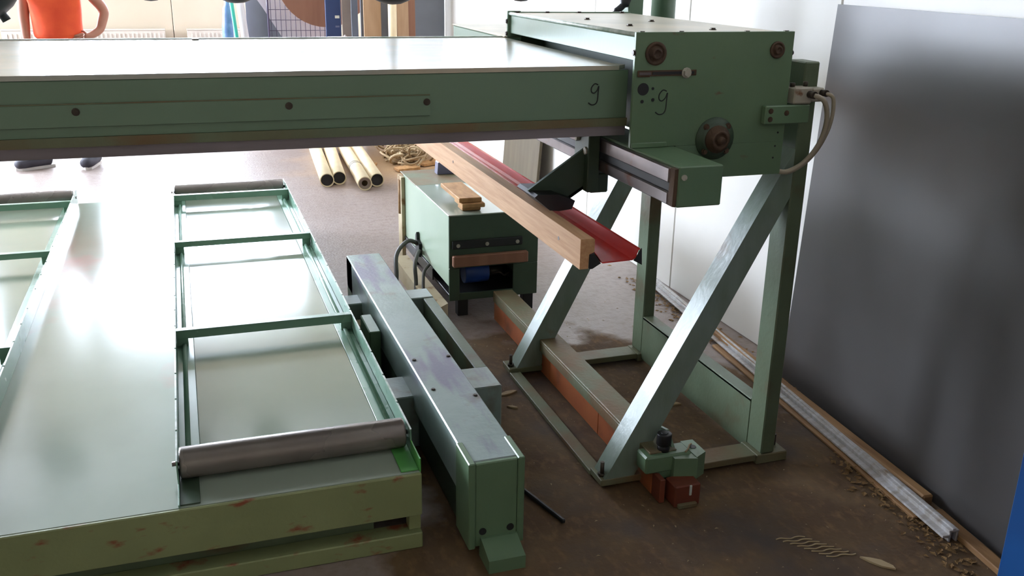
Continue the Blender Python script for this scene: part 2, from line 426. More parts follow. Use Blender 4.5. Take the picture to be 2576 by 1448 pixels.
# ================================================================== end housing of the beam
HX0, HX1, HY0, HY1, HZ0, HZ1 = 1.178, 1.682, 2.40, 3.50, 1.015, 1.43
ho = thing('beam_end_housing', 'green box housing with rusty bearings at the right end of the long beam', 'machine housing', (1.43, 2.95, 1.015))
fp = B().box(HX0, HX1, HY0, HY0+.012, 1.1135, HZ1, .001)
fp.box(1.3215, HX1, HY0, HY0+.012, HZ0, 1.1135, .001)
fpo = fp.done('front_plate', 'paint_scuffed', ho)
B().box(HX0+.008, HX0+.02, HY0+.013, HY1-.013, 1.352, HZ1-.013, .002).done('side_plate', 'paint_clean', ho)
b = B().box(HX0-.003, HX0+.05, HY1-.012, HY1, 1.338, HZ1+.003, .002); b.box(HX0+.05, HX1, HY1-.012, HY1, 1.118, HZ1, .002)
rpo = b.done('rear_plate', 'paint_clean', ho)
B().box(HX1-.014, HX1-.002, HY0+.013, HY1-.013, 1.06, HZ1-.013, .002).done('side_plate', 'paint_clean', ho)
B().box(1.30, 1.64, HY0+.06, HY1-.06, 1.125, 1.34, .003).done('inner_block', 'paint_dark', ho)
t1 = B().box(HX0+.004, 1.455, HY0+.004, HY1-.004, HZ1-.012, HZ1-.004, .001).done('top_plate', 'housing_top', ho)
t2 = B().box(1.459, HX1-.002, HY0+.004, HY1-.004, HZ1-.012, HZ1-.005, .001).done('top_plate', 'housing_top', ho)
B().cyl((HX0+.006, HY0+.002, HZ1-.007), (HX0+.006, HY1-.002, HZ1-.007), .006, 10).done('rounded_edge', 'worn_edge', ho)
def bolt_head(p, d, r=.008, h=.006, parent=ho, m='bolt'):
    p = Vector(p); b = B(); b.cyl(p, p+Vector(d)*h, r, 6, smooth=False); b.cyl(p, p+Vector(d)*h*.35, r*1.35, 12); return b.done('bolt', m, parent)
for xx in (1.20, 1.32, 1.53, 1.66): bolt_head((xx, HY0+.012, HZ1-.004), (0, 0, 1))
for xx in (1.21, 1.33, 1.46, 1.64): bolt_head((xx, HY1-.02, HZ1-.004), (0, 0, 1))
for yy in (2.72, 3.05): bolt_head((1.31, yy, HZ1-.004), (0, 0, 1), parent=ho)
for yy in (2.55, 2.95): bolt_head((1.50, yy, HZ1-.005), (0, 0, 1), parent=ho)
bolt_head((HX0-.003, HY1-.006, 1.395), (-1, 0, 0), .007, .006); bolt_head((HX0-.003, HY1-.006, 1.35), (-1, 0, 0), .007, .006)
bolt_head((HX0+.001, HY0+.006, 1.375), (-1, 0, 0), .007, .006)
bolt_head((HX1, HY0+.006, 1.37), (1, 0, 0), .006, .004)
def disc(x_, z_, prof, name, m, par=fpo, yf=HY0):
    M = Matrix.Translation((x_, yf, z_)) @ Matrix.Rotation(math.pi/2, 4, 'X')
    return B().lathe([(0, 0)]+prof, M, 24).done(name, m, par)
for xx, zz, rr in ((1.24, 1.373, .032), (1.628, 1.379, .024)):
    bo = disc(xx, zz, [(rr, 0), (rr, .004), (rr*.75, .005), (rr*.72, .002), (rr*.5, .002), (rr*.48, .012), (rr*.3, .013), (rr*.28, .009), (0, .009)], 'bearing_cap', 'rust', ho)
bo = disc(1.447, 1.131, [(.062, 0), (.062, .004), (.05, .009), (.048, .012), (.045, .016), (0, .016)], 'flange', 'paint_dark', ho)
disc(1.447, 1.131, [(.04, .0), (.04, .004), (.03, .01), (.029, .02), (.02, .024), (.019, .016), (.012, .016), (.011, .03), (0, .03)], 'shaft_end', 'rust', bo, HY0-.016)
for k in range(4):
    a = math.pi/4+k*math.pi/2
    bolt_head((1.447+.05*math.cos(a), HY0-.009, 1.131+.05*math.sin(a)), (0, -1, 0), .007, .008, bo, 'rust')
# slotted bar with clamp screw
b = B().box(1.187, 1.225, HY0-.006, HY0, 1.31, 1.328, .002); b.box(1.225, 1.37, HY0-.003, HY0, 1.312, 1.328, .001)
so = b.done('slot_bar', 'rust', ho)
B().box(1.19, 1.226, HY0-.008, HY0-.006, 1.316, 1.323, .001).done('rod', 'steel', so)
B().box(1.232, 1.362, HY0-.0045, HY0-.003, 1.316, 1.324, 0).done('slot', 'black', so)
bolt_head((1.337, HY0-.003, 1.32), (0, -1, 0), .011, .012, so, 'gland')
b = B(); b.cyl((1.208, HY0-.0015, 1.277), (1.208, HY0+.006, 1.277), .017, 20); b.done('hole', 'black', fpo)
for xx, zz, r_ in ((1.238, 1.278, .004), (1.207, 1.243, .005), (1.24, 1.247, .005), (1.66, 1.14, .003), (1.655, 1.10, .003), (1.652, 1.065, .003)):
    b = B(); b.cyl((xx, HY0-.001, zz), (xx, HY0+.004, zz), r_, 10); b.done('hole', 'black', fpo)
# base flange above the guide
B().box(1.18, 1.29, HY0-.006, HY0, 1.1135, 1.128, .002).done('base_flange', 'paint', ho)
def nine(ox, oz, s, yf, par, t=.0017):
    pts = [(.36, .95), (.18, 1.0), (.02, .82), (.03, .62), (.16, .55), (.32, .68), (.40, .88), (.38, .55), (.36, .2), (.26, .02), (.06, -.02), (-.12, .08)]
    b = B(); b.tube([(ox+px*s, yf, oz+pz*s) for px, pz in pts], t, 6, 5)
    return b.done('handwritten_numeral', 'ink', par)
nine(1.258, 1.207, .066, HY0, fpo)
# bracket to the post and terminal box with cables
b = B().box(1.596, 1.748, HY0-.022, HY0-.001, 1.168, 1.222, .003)
bro = b.done('post_bracket', 'paint', ho)
bolt_head((1.614, HY0-.022, 1.207), (0, -1, 0), .006, .003, bro, 'rust'); bolt_head((1.614, HY0-.022, 1.183), (0, -1, 0), .006, .003, bro, 'rust'); bolt_head((1.668, HY0-.022, 1.2), (0, -1, 0), .006, .003, bro, 'rust')
b = B().box(1.69, 1.752, HY0-.02, HY0+.03, 1.224, 1.272, .004); b.box(1.757, 1.80, HY0-.012, HY0+.03, 1.228, 1.268, .004)
gb = b.done('terminal_box', 'gland', ho)
for pa, pb, r_ in (((1.742, HY0-.02, 1.252), (1.742, HY0-.045, 1.252), .011), ((1.79, HY0-.012, 1.255), (1.79, HY0-.035, 1.255), .010), ((1.70, HY0+.01, 1.272), (1.70, HY0+.01, 1.283), .008), ((1.745, HY0+.01, 1.272), (1.745, HY0+.01, 1.286), .007)):
    B().cyl(pa, pb, r_, 12).done('cable_gland', 'bolt', gb)
b = B(); b.tube([(1.742, HY0-.04, 1.252), (1.77, HY0-.055, 1.235), (1.79, HY0-.05, 1.18), (1.79, HY0-.03, 1.11), (1.76, HY0-.01, 1.05), (1.71, HY0+.0, 1.02), (1.675, HY0+.01, 1.022)], .0075, 10)
b.done('cable', 'cable_grey', gb)
b = B(); b.tube([(1.79, HY0-.03, 1.255), (1.808, HY0-.045, 1.24), (1.812, HY0-.04, 1.17), (1.80, HY0-.02, 1.10), (1.77, HY0+.0, 1.045), (1.72, HY0+.01, 1.015), (1.68, HY0+.015, 1.02)], .006, 10)
b.done('cable', 'cable_grey', gb)

# uprights standing on a bracket behind the housing
ub = B().box(1.63, 2.06, HY1, 3.88, 1.20, 1.26, .004).done('upright_bracket', 'paint_dark', ho)
B().box(1.781, 1.849, 3.716, 3.784, 1.26, 2.3, .004).done('square_upright', 'paint_clean', ub)
B().cyl((1.985, 3.80, 1.26), (1.985, 3.80, 2.3), .052, 24).done('round_upright', 'paint_clean', ub)
b = B(); b.tube([(1.69, 3.73, 1.405), (1.73, 3.73, 1.42), (1.765, 3.73, 1.45), (1.785, 3.73, 1.50)], [.006, .014, .022, .02], 10); b.done('horn', 'rubber', ub)

# ================================================================== long beam
lb = thing('long_beam', 'long green pressure beam with pale glossy top spanning the picture', 'machine beam', (-.6, 3.0, 1.145))
BX0, BY0, BY1 = -3.2, 2.47, 3.53
b = B(); b.prism([(BX0, BY0), (1.165, BY0), (1.196, BY0+.03), (1.174, BY0+.06), (1.174, BY1), (BX0, BY1)], 'z', 1.323, 1.335); b.done('top_sheet', 'beam_top', lb)
b = B(); b.box(BX0, 1.195, BY0+.001, BY0+.012, 1.188, 1.3225, .002); fo = b.done('front_sheet', 'paint_clean', lb)
B().box(BX0, .617, BY0-.006, BY0, 1.214, 1.267, .001).done('front_strip', 'paint_clean', fo)
B().box(BX0, .617, BY0-.0065, BY0, 1.267, 1.2695, 0).done('strip_edge', 'paint_dust', fo)
for xx, zz in ((-.245, 1.262), (.25, 1.248), (.608, 1.252), (-.74, 1.25), (-1.25, 1.25)):
    bolt_head((xx, BY0-.006, zz if False else 1.25), (0, -1, 0), .007, .004, fo, 'bolt')
nine(1.082, 1.229, .057, BY0, fo)
b = B(); b.prism([(BY0-.006, 1.189), (BY0-.004, 1.166), (BY0+.03, 1.166), (BY0+.03, 1.189)], 'x', BX0, 1.195); b.done('lower_ledge', 'paint_dust', lb)
B().box(BX0, 1.195, BY0+.003, BY0+.03, 1.138, 1.166, .001).done('steel_strip', 'steel_grey', lb)
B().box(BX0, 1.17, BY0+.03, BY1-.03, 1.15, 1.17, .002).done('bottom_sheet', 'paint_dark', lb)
B().box(BX0, 1.17, BY1-.012, BY1, 1.15, 1.3225, .002).done('rear_sheet', 'paint_clean', lb)
B().box(BX0, 1.174, BY1-.004, BY1+.008, 1.3355, 1.339, .001).done('rear_lip', 'worn_edge', lb)
b = B(); b.cyl((.055, BY1-.03, 1.335), (.055, BY1-.03, 1.339), .012, 10); b.done('bolt', 'bolt', lb)
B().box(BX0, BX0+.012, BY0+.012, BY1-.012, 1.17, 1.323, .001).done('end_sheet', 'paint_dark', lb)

rbx = B().box(1.172, 1.62, HY1+.004, 4.24, 1.20, 1.335, .004).done('rear_box', 'paint_clean', ho)
B().box(1.168, 1.624, HY1+.004, 4.245, 1.335, 1.341, .002).done('lid', 'housing_top', rbx)

# ================================================================== guide beam under the housing
gd = thing('guide_beam', 'green guide beam with worn steel rails sticking out below the housing', 'guide rail', (1.25, 2.8, 1.005))
B().box(1.19, 1.32, 2.13, 3.75, 1.005, 1.113, .003).done('body', 'paint', gd)
B().box(1.176, 1.19, 2.16, 3.74, 1.066, 1.106, .003).done('steel_rail', 'steel', gd)
B().box(1.176, 1.19, 2.16, 3.74, 1.008, 1.042, .003).done('steel_rail', 'steel', gd)
B().box(1.184, 1.19, 2.16, 3.74, 1.042, 1.066, .001).done('groove', 'black', gd)
B().prism([(1.178, 1.008), (1.188, 1.006), (1.192, 1.108), (1.18, 1.106)], 'y', 2.134, 2.16).done('end_stop', 'rust', gd)
b = B(); b.cyl((1.205, 2.131, 1.085), (1.205, 2.126, 1.085), .008, 10); b.done('screw', 'gland', gd)

# ================================================================== bracket arm, oak beam and red trough hanging from the guide
ar = thing('bracket_arm', 'dark green folded arm clamped to the guide rail holding the red trough', 'bracket', (1.05, 2.65, .93))
ya = 2.62
b = B().prism([(1.173, 1.09), (1.173, .985), (1.215, .935), (1.16, .965), (1.065, .905), (.985, .925), (.955, .955), (1.15, 1.085)], 'y', ya, ya+.012)
b.prism([(1.16, .965), (1.065, .905), (1.06, .912), (1.155, .973)], 'y', ya, ya+.07)
b.done('arm_plate', 'paint_dark', ar)
B().box(1.135, 1.173, ya-.03, ya+.08, .945, 1.125, .003).done('slide_block', 'paint_dark', ar)
B().box(1.15, 1.21, ya-.02, ya+.06, .94, 1.0, .004).done('clamp_jaw', 'paint_dark', ar)
B().cyl((1.13, ya-.01, 1.07), (1.145, ya-.01, 1.07), .012, 6, smooth=False).done('bolt', 'gland', ar)
B().cyl((1.125, ya+.05, 1.10), (1.145, ya+.05, 1.10), .01, 6, smooth=False).done('bolt', 'gland', ar)
B().prism([(1.15, 1.10), (1.09, 1.125), (1.09, 1.135), (1.172, 1.118)], 'y', ya+.02, ya+.06).done('cable_clip', 'black', ar)
B().prism([(.965, .955), (.955, .947), (1.005, .905), (1.035, .9015), (1.075, .905), (1.085, .93), (1.03, .952)], 'y', ya-.06, ya+.10).done('clamp_shoe', 'dark_steel', ar)

oak = thing('oak_beam', 'light planed wooden beam with bored holes hanging beside the red trough', 'wooden beam', (1.0, 3.3, .815))
b = B().prism([(.979, .9), (1.018, .9), (1.021, .897), (1.021, .862), (1.006, .856), (1.0045, .815), (.979, .815)], 'y', 2.26, 4.45); b.done('timber', 'wood', oak)
for yy in (2.42, 3.55):
    b = B(); b.cyl((.9785, yy, .86), (.985, yy, .86), .006, 12); b.done('bore_hole', 'bolt', oak)
rd = thing('red_trough', 'glossy red sheet metal trough hanging beside the wooden beam', 'trough', (1.09, 3.3, .82))
prof = [(1.0215, .862), (1.03, .84), (1.045, .830), (1.135, .832), (1.145, .838), (1.152, .86), (1.158, .862)]
poly = prof + [(x_+ (.003), z_-.004) for x_, z_ in prof[::-1]]
B().prism(poly, 'y', 2.262, 4.45).done('sheet', 'red', rd)
B().prism([(1.146, .834), (1.162, .862), (1.165, .814), (1.14, .828)], 'y', 2.256, 2.2615).done('end_lip', 'black', rd)
B().prism([(1.0065, .855), (1.021, .858), (1.04, .829), (1.015, .815), (1.0065, .815)], 'y', 2.256, 2.2615).done('end_lip', 'black', rd)

# ================================================================== low frame beside the table
lf = thing('floor_girder', 'low green box girder with cross members between the table and the stand', 'steel frame', (.73, 3.2, 0))
B().box(.652, .808, 2.215, 4.24, .15, .30, .004).done('girder', 'lowbeam', lf)
e = B().box(.668, .792, 2.20, 2.215, .035, .299, .003); eo = e.done('end_plate', 'paint', lf)
b = B().box(.648, .668, 2.196, 2.33, .03, .303, .003); b.done('side_flange', 'paint', lf)
b = B().box(.792, .812, 2.196, 2.33, .03, .303, .003); b.done('side_flange', 'paint', lf)
b = B().prism([(2.115, 0), (2.21, 0), (2.21, .065), (2.19, .065), (2.115, .04)], 'x', .683, .79); fo2 = b.done('foot', 'paint', lf)
for xx in (.69, .772):
    b = B(); b.cyl((xx, 2.2, .083), (xx, 2.198, .083), .011, 12); b.done('bolt_hole', 'black', eo)
B().box(.652, .664, 4.1, 4.24, .02, .299, .003).done('far_leg', 'paint', lf)
B().box(.79, .802, 4.1, 4.24, .02, .15, .003).done('far_leg', 'paint', lf)
for ya_, yb_ in ((2.885, 3.06), (3.86, 3.98)):
    B().box(.565, .972, ya_, yb_, .0, .149 if False else .195, .004).done('cross_member', 'lowbeam', lf)
B().box(.925, .972, 3.062, 3.858, .09, .192, .003).done('side_channel', 'paint_dirty', lf)
B().box(.60, .645, 3.40, 3.60, .0, .24, .004).done('stop_block', 'paint', lf)
B().box(.60, .70, 3.75, 3.855, .0, .13, .02).done('support_block', 'wood_pale', lf)
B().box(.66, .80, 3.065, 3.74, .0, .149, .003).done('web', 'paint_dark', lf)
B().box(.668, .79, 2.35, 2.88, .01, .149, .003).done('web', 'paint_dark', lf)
for xx, yy in ((.805, 2.62), (.806, 2.95), (.66, 2.95), (.664, 2.7)):
    bolt_head((xx-.012 if xx > .7 else xx+.012, yy, .30), (0, 0, 1), .006, .004, lf)

# ================================================================== table
tb = thing('low_table', 'low green steel table with pale glossy top in the left foreground', 'table', (-.7, 4.1, 0))
TX0, TX1, TY0, TY1 = -1.95, .54, 2.297, 5.87
B().box(TX0, TX1, TY0+.012, TY1, .232, .24, .001).done('top_plate', 'plate', tb)
B().box(TX0, TX1, TY0, TY0+.012, .106, .2395, .003).done('front_fascia', 'paint_rusty', tb)
B().box(TX1-.012, TX1, TY0+.09, TY1, .0, .2315, .002).done('side_fascia', 'paint_dark', tb)  # lower part added down to the floor to shade the gap beside the girder
B().box(TX0, TX1-.012, TY1-.012, TY1, .106, .2315, .002).done('rear_fascia', 'paint_dirty', tb)
B().box(TX0, TX1-.13, TY0+.06, TY0+.075, .004, .23, .001).done('recess_panel', 'paint_dirty', tb)
b = B().box(TX0, TX1, TY0-.002, TY0+.06, .0, .05, .003); b.done('bottom_rail', 'paint_rusty', tb)
B().box(TX1-.035, TX1, TY0+.02, TY0+.06, .05, .106, .002).done('corner_post', 'paint_rusty', tb)
for yy in (3.3, 4.4, 5.6):
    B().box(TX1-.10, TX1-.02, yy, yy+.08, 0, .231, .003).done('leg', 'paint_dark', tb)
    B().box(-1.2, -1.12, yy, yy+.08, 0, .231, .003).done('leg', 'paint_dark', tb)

# ---- roller trays on the table
def make_tray(label):
    x0, x1, y0, y1 = -.108, .54, 2.42, 5.90
    t = thing('roller_tray', label, 'roller tray', (.216, 4.1, .24), 'roller trays on the low table')
    for xs, s in ((x0, 1), (x1, -1)):
        w0, w1 = sorted((xs, xs+s*.004))
        wl = B().box(w0, w1, y0, y1, .2405, .316, .0005).done('side_wall', 'tray_paint', t)
        # worn bright top edge, chipped into short lengths
        b = B(); yy = y0; rng = random.Random(3)
        while yy < y1-.02:
            L = rng.uniform(.16, .24); b.box(w0-.0005, w1+.0005, yy, min(yy+L, y1), .316, .3185, 0); yy += L+.012
        b.done('worn_edge', 'worn_edge', wl)
        # inner ledge and half-round bead
        a0, a1 = sorted((xs+s*.0045, xs+s*.062))
        B().box(a0, a1, y0+.08, y1-.1, .246, .252, .001).done('ledge', 'tray_paint', t)
        cx_ = xs+s*.03
        B().cyl((cx_, y0+.08, .256), (cx_, y1-.1, .256), .008, 10).done('bead', 'tray_paint', t)
    B().box(x0+.063, x1-.063, y0+.06, y1-.06, .2405, .250, .001).done('sheet_panel', 'tray_sheet', t)
    for yy, hh in ((3.415, .032), (4.61, .026), (5.60, .032)):
        b = B(); b.box(x0+.005, x1-.005, yy, yy+.006, .316-hh, .316, .001); b.box(x0+.005, x1-.005, yy, yy+.03, .313, .317, .001)
        cbx = b.done('cross_bar', 'tray_paint', t)
        for xe in (x0+.005, x1-.045): B().box(xe, xe+.04, yy+.006, yy+.03, .2525, .313, .002).done('end_block', 'tray_paint', cbx)
    for yc in (2.47, 5.83):
        ro = B().cyl((x0+.008, yc, .2855), (x1-.012, yc, .2855), .044, 28, bev=.007).done('roller', 'roller', t)
        B().cyl((x0-.012, yc, .2855), (x1+.004, yc, .2855), .007, 10).done('axle', 'steel', ro)
    B().box(x1-.055, x1-.0045, TY0+.02, y0+.11, .2405, .2445, .001).done('corner_plate', 'paint_bright', t)
    B().box(x0+.0045, x0+.055, TY0+.02, y0+.11, .2405, .2445, .001).done('corner_plate', 'paint_dark', t)
    b = B(); b.box(x1-.004, x1, TY0+.01, y0, .2405, .282, .0005); b.done('front_cheek', 'paint_bright', t)
    b = B(); b.box(x0, x0+.004, TY0+.01, y0, .2405, .25, .0005); b.done('front_cheek', 'tray_paint', t)
    return t
tr = make_tray('shallow green roller tray on the right half of the low table')
t2_ = copy_tree(tr); t2_.location.x -= 1.178; t2_['label'] = 'shallow green roller tray at the left edge of the low table'

# ================================================================== drive cabinet
dc = thing('drive_cabinet', 'green metal drive cabinet on the floor behind the low frame', 'machine cabinet', (1.32, 4.5, 0))
CX0, CX1, CY0, CY1 = 1.10, 1.538, 4.06, 5.02
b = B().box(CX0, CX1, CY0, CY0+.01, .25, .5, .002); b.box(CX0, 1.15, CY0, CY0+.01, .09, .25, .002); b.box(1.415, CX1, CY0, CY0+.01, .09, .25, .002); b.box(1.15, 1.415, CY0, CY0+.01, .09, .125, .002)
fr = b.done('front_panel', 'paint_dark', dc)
B().box(CX0, CX0+.01, CY0+.01, CY1, .16, .5, .002).done('side_panel', 'paint_lit_side', dc)
B().box(CX1-.01, CX1, CY0+.01, CY1, .09, .5, .002).done('side_panel', 'paint', dc)
B().box(CX0, CX1, CY1-.01, CY1, .09, .5, .002).done('rear_panel', 'paint', dc)
B().box(CX0-.004, CX1+.004, CY0-.002, 4.70, .5, .506, .002).done('lid', 'plate', dc)
B().box(CX0-.004, CX1+.004, 4.705, CY1+.06, .5, .505, .002).done('lid', 'paint_dust', dc)
B().box(CX0+.012, CX1-.012, CY0+.02, CY1-.02, .09, .105, .002).done('bottom_panel', 'dark_steel', dc)
so = B().box(1.112, 1.456, CY0-.012, CY0, .345, .385, .003).done('black_strip', 'black', dc)
for xx in (1.14, 1.28, 1.43): bolt_head((xx, CY0-.012, .362), (0, -1, 0), .007, .004, so, 'gland')
B().box(1.112, 1.48, CY0-.03, CY0, .262, .315, .004).done('brown_plate', 'brown_board', dc)
mo = B().cyl((1.20, CY0+.12, .19), (1.32, CY0+.12, .19), .055, 18, bev=.004).done('motor', 'motor_blue', dc)
b = B(); b.cyl((1.32, CY0+.10, .19), (1.39, CY0+.10, .19), .022, 12); b.tube([(1.33, CY0+.06, .19), (1.36, CY0+.04, .2), (1.38, CY0+.04, .185), (1.41, CY0+.05, .19)], .005, 6); b.done('shaft', 'bolt', mo)
for xx in (1.15, 1.48):
    for yy in (CY0+.03, CY1-.08): B().box(xx, xx+.05, yy, yy+.05, 0, .09, .002).done('foot', 'black', dc)
B().box(CX0-.006, CX0, CY0+.3, CY0+.96, .10, .16, .001).done('slot', 'dark_steel', dc)
B().cyl((CX0-.014, CY1+.0, .28), (CX0-.014, CY1+.0, .47), .016, 12).done('hinge_rod', 'wood_old', dc)
B().box(CX0-.02, CX0, CY1-.04, CY1+.05, .0, .49, .002).done('corner_strip', 'wood_pale', dc)
B().prism([(4.60, .15), (4.68, .15), (4.68, .25), (4.655, .27), (4.65, .235), (4.60, .22)], 'x', CX0-.016, CX0-.002).done('cable_entry', 'black', dc)
for pts, r_ in (([(1.09, 4.64, .21), (1.03, 4.62, .235), (.95, 4.52, .2), (.925, 4.42, .12), (.905, 4.36, .03)], .011),
                ([(1.09, 4.6, .18), (1.06, 4.52, .20), (1.02, 4.42, .17), (1.01, 4.36, .09), (.98, 4.28, .02), (.93, 4.25, .015)], .010),
                ([(1.09, 4.40, .17), (1.05, 4.36, .14), (1.02, 4.25, .06), (1.0, 4.18, .015)], .008)):
    b = B(); b.tube(pts, r_, 10); b.done('cable', 'cable', dc)

tag(B().box(1.18, 1.27, 4.12, 4.20, .507, .524, .003).done('wood_block', 'wood_block'), 'small dark wooden block at the bottom of the stack on the cabinet', 'wood block', 'wooden offcuts on the cabinet')
tag(B().box(1.175, 1.285, 4.10, 4.24, .525, .545, .003).done('wood_block', 'wood_block'), 'short wooden offcut in the middle of the stack on the cabinet', 'wood block', 'wooden offcuts on the cabinet')
tag(B().box(1.165, 1.275, 4.12, 4.46, .546, .568, .003).done('wood_block', 'wood_block'), 'longest wooden offcut lying on top of the stack on the cabinet', 'wood block', 'wooden offcuts on the cabinet')
b = B(); b.prism([(1.27, .507), (1.40, .507), (1.38, .53), (1.33, .575), (1.30, .585), (1.275, .57)], 'y', 4.93, 4.99)
tag(b.done('metal_offcut', 'grey_plate'), 'small crumpled grey metal piece on the rear of the cabinet top', 'metal scrap')
b = B(); b.prism([(1.005, 4.86), (1.08, 4.86), (1.09, 4.05), (1.03, 3.995), (1.0, 4.03)], 'z', 0, .085)
tag(b.done('timber_sleeper', 'wood_pale'), 'pale dusty timber sleeper on the floor along the cabinet', 'timber')
b = B(); b.box(.955, .97, 4.40, 4.62, .0, .012, .001)
tag(b.done('white_strip', 'worn_edge'), 'thin white strip on the floor under the cabinet cables', 'strip')

# ================================================================== things along the right wall
def leaning_sheet():
    p0 = Vector((2.237, 3.03, .0)); d = Vector((-.092, -.9957, 0)).normalized(); L = 2.5
    n = Vector((d.y, -d.x, 0)); n = n if n.x > 0 else -n
    up = Vector((n.x*.036, n.y*.036, 1)).normalized()
    nn = d.cross(up); nn = nn if nn.x > 0 else -nn
    b = B(); t = bmesh.new()
    vsx = [t.verts.new(p0 + d*a*L + up*c*1.482 + nn*e*.018) for a in (0, 1) for c in (0, 1) for e in (0, 1)]
    for q in ((0, 1, 3, 2), (4, 6, 7, 5), (0, 4, 5, 1), (2, 3, 7, 6), (0, 2, 6, 4), (1, 5, 7, 3)): t.faces.new([vsx[i] for i in q])
    b._merge(t); return b.done('metal_sheet', 'sheet')
tag(leaning_sheet(), 'large dark grey sheet leaning upright against the right wall', 'sheet')

pr = thing('white_profile', 'long white ribbed profile lying on the floor beside the wall', 'profile', (2.18, 3.0, .0))
p, q = Vector((2.27, 4.22, .035)), Vector((2.045, 1.855, .035))
dv = (q-p).normalized(); sd = Vector((dv.y, -dv.x, 0))
b = B(); b.bar(p, q, .034, .006, bev=.001); b.done('top_flange', 'white_profile', pr)
b = B(); b.bar(p+Vector((0, 0, -.026))-sd*.012, q+Vector((0, 0, -.026))-sd*.012, .006, .044, bev=.001); b.bar(p+Vector((0, 0, -.026))+sd*.012, q+Vector((0, 0, -.026))+sd*.012, .006, .044, bev=.001); b.done('webs', 'white_profile', pr)
b = B(); b.bar(p+sd*.026+Vector((0, 0, -.016)), q+sd*.026+Vector((0, 0, -.016)), .022, .008, bev=.001); b.done('side_lip', 'white_profile', pr)
b = B(); b.bar(p+Vector((0, 0, .006)), q+Vector((0, 0, .006)), .012, .006, bev=.001); b.done('rib', 'white_profile', pr)

b = B(); b.bar((2.205, 3.55, .022), (2.105, 2.03, .022), .04, .042, bev=.006)
tag(b.done('wooden_batten', 'wood_old'), 'wooden batten standing between the white profile and the grey sheet', 'batten')
b = B(); b.bar((2.155, 3.40, .006), (2.035, 1.98, .006), .05, .012, bev=.003)
tag(b.done('wooden_batten', 'wood_old'), 'thin wooden lath on the floor left of the white profile', 'batten')
b = B(); b.bar((2.10, 1.99, .01), (2.035, 1.45, .01), .044, .02, bev=.003)
tag(b.done('wooden_batten', 'wood_old'), 'wooden batten poking out beyond the near end of the white profile', 'batten')
bl = thing('blue_cabinet', 'dark blue painted metal cabinet cut off by the right edge', 'cabinet', (2.0, 1.2, 0))
B().box(1.815, 2.02, .9, 1.5, .04, 1.15, .006).done('body', 'blue', bl)
B().box(1.83, 2.0, .92, 1.48, 0, .04, .002).done('plinth', 'black', bl)
B().box(1.84, 2.0, .894, .9, .08, 1.1, .003).done('door', 'blue', bl)
b = B(); b.bar((2.29, 6.78, .0), (2.325, 6.70, 1.2), .02, .75, up=(0, 1, 0)); 
b = B(); b.box(2.215, 2.235, 5.95, 6.68, .0, 1.15, .002, None)
o = b.done('brown_board', 'dark_board', base=(2.225, 6.3, 0)); o.rotation_euler = (0, rad(4.2), 0)
tag(o, 'dark brown board leaning on the right wall under the beam', 'board')

# floor litter
def flake(x_, y_, s, rz, m, name, label, cat, grp=None):
    b = B(); b.prism([(x_+s*a*math.cos(rz)-s*.35*c*math.sin(rz), y_+s*a*math.sin(rz)+s*.35*c*math.cos(rz)) for a, c in ((-1, 0), (-.5, .6), (.1, 1), (.8, .5), (1, -.2), (.3, -.7), (-.4, -.5))], 'z', .0005, .006)
    return tag(b.done(name, m), label, cat, grp)
flake(1.665, 2.93, .05, -.2, 'chip', 'wood_flake', 'pale wood flake on the floor inside the machine stand', 'wood chip')
flake(1.10, 3.20, .045, .3, 'chip', 'paper_scrap', 'crumpled pale scrap on the floor beside the low frame', 'scrap')
flake(1.08, 3.08, .022, -.6, 'chip', 'paper_scrap', 'smaller pale scrap just in front of the crumpled one', 'scrap')
flake(1.755, 1.83, .05, -.9, 'track', 'plaster_flake', 'pale smear shaped flake on the brown floor in the lower right', 'flake')
b = B(); b.bar((.83, 2.80, .012), (.975, 2.285, .008), .012, .014, bev=.003); tag(b.done('dark_rod', 'black'), 'thin dark rod on the floor right of the low frame', 'rod')
b = B()
rng = random.Random(5)
for k in range(8):
    yy = 2.02-.017*k; xo = 1.545+.013*k
    b.tube([(xo+i*.015, yy+.0035*math.sin(i*1.7+k*.3)-.002*i, .001) for i in range(7)], .0022, 5, 3)
o = b.done('boot_print', 'track'); tag(o, 'dusty boot print with wavy tread on the brown floor', 'boot print')
b = B()
for k in range(520):
    while True:
        xx, yy = rng.uniform(.6, 2.15), rng.uniform(1.6, 4.1)
        if not (.6 < xx < 1.0 and 2.1 < yy < 4.3): break
    s = rng.choice((.002, .003, .003, .004, .007)); a = rng.uniform(0, 3.1); ca, sa = math.cos(a)*s, math.sin(a)*s
    v = [b.bm.verts.new(c) for c in ((xx-ca, yy-sa, .001), (xx-sa*.4, yy+ca*.4, .003), (xx+ca, yy+sa, .001), (xx+sa*.4, yy-ca*.4, .003))]
    b.bm.faces.new(v)
o = b.done('sawdust_chips', 'chip'); tag(o, 'scattered sawdust and small wood chips on the floor around the stand', 'sawdust', kind='stuff')
def mound(name, label, path, h, wd, seed):
    rg = random.Random(seed); b = B()
    for (x_, y_) in path:
        for k in range(26):
            px_, py_ = x_+rg.gauss(0, wd), y_+rg.gauss(0, .09); s = rg.uniform(.006, .016); a = rg.uniform(0, 3)
            hh = h*max(0, 1-abs(px_-x_)/(2*wd))*rg.random()
            v = [b.bm.verts.new(c) for c in ((px_+s*math.cos(a), py_+s*math.sin(a), hh+.001), (px_-s*math.sin(a)*.6, py_+s*math.cos(a)*.6, hh+.003), (px_-s*math.cos(a), py_-s*math.sin(a), hh+.001), (px_+s*math.sin(a)*.6, py_-s*math.cos(a)*.6, hh+.004))]
            b.bm.faces.new(v)
    o = b.done(name, 'sawdust'); tag(o, label, 'sawdust', kind='stuff')
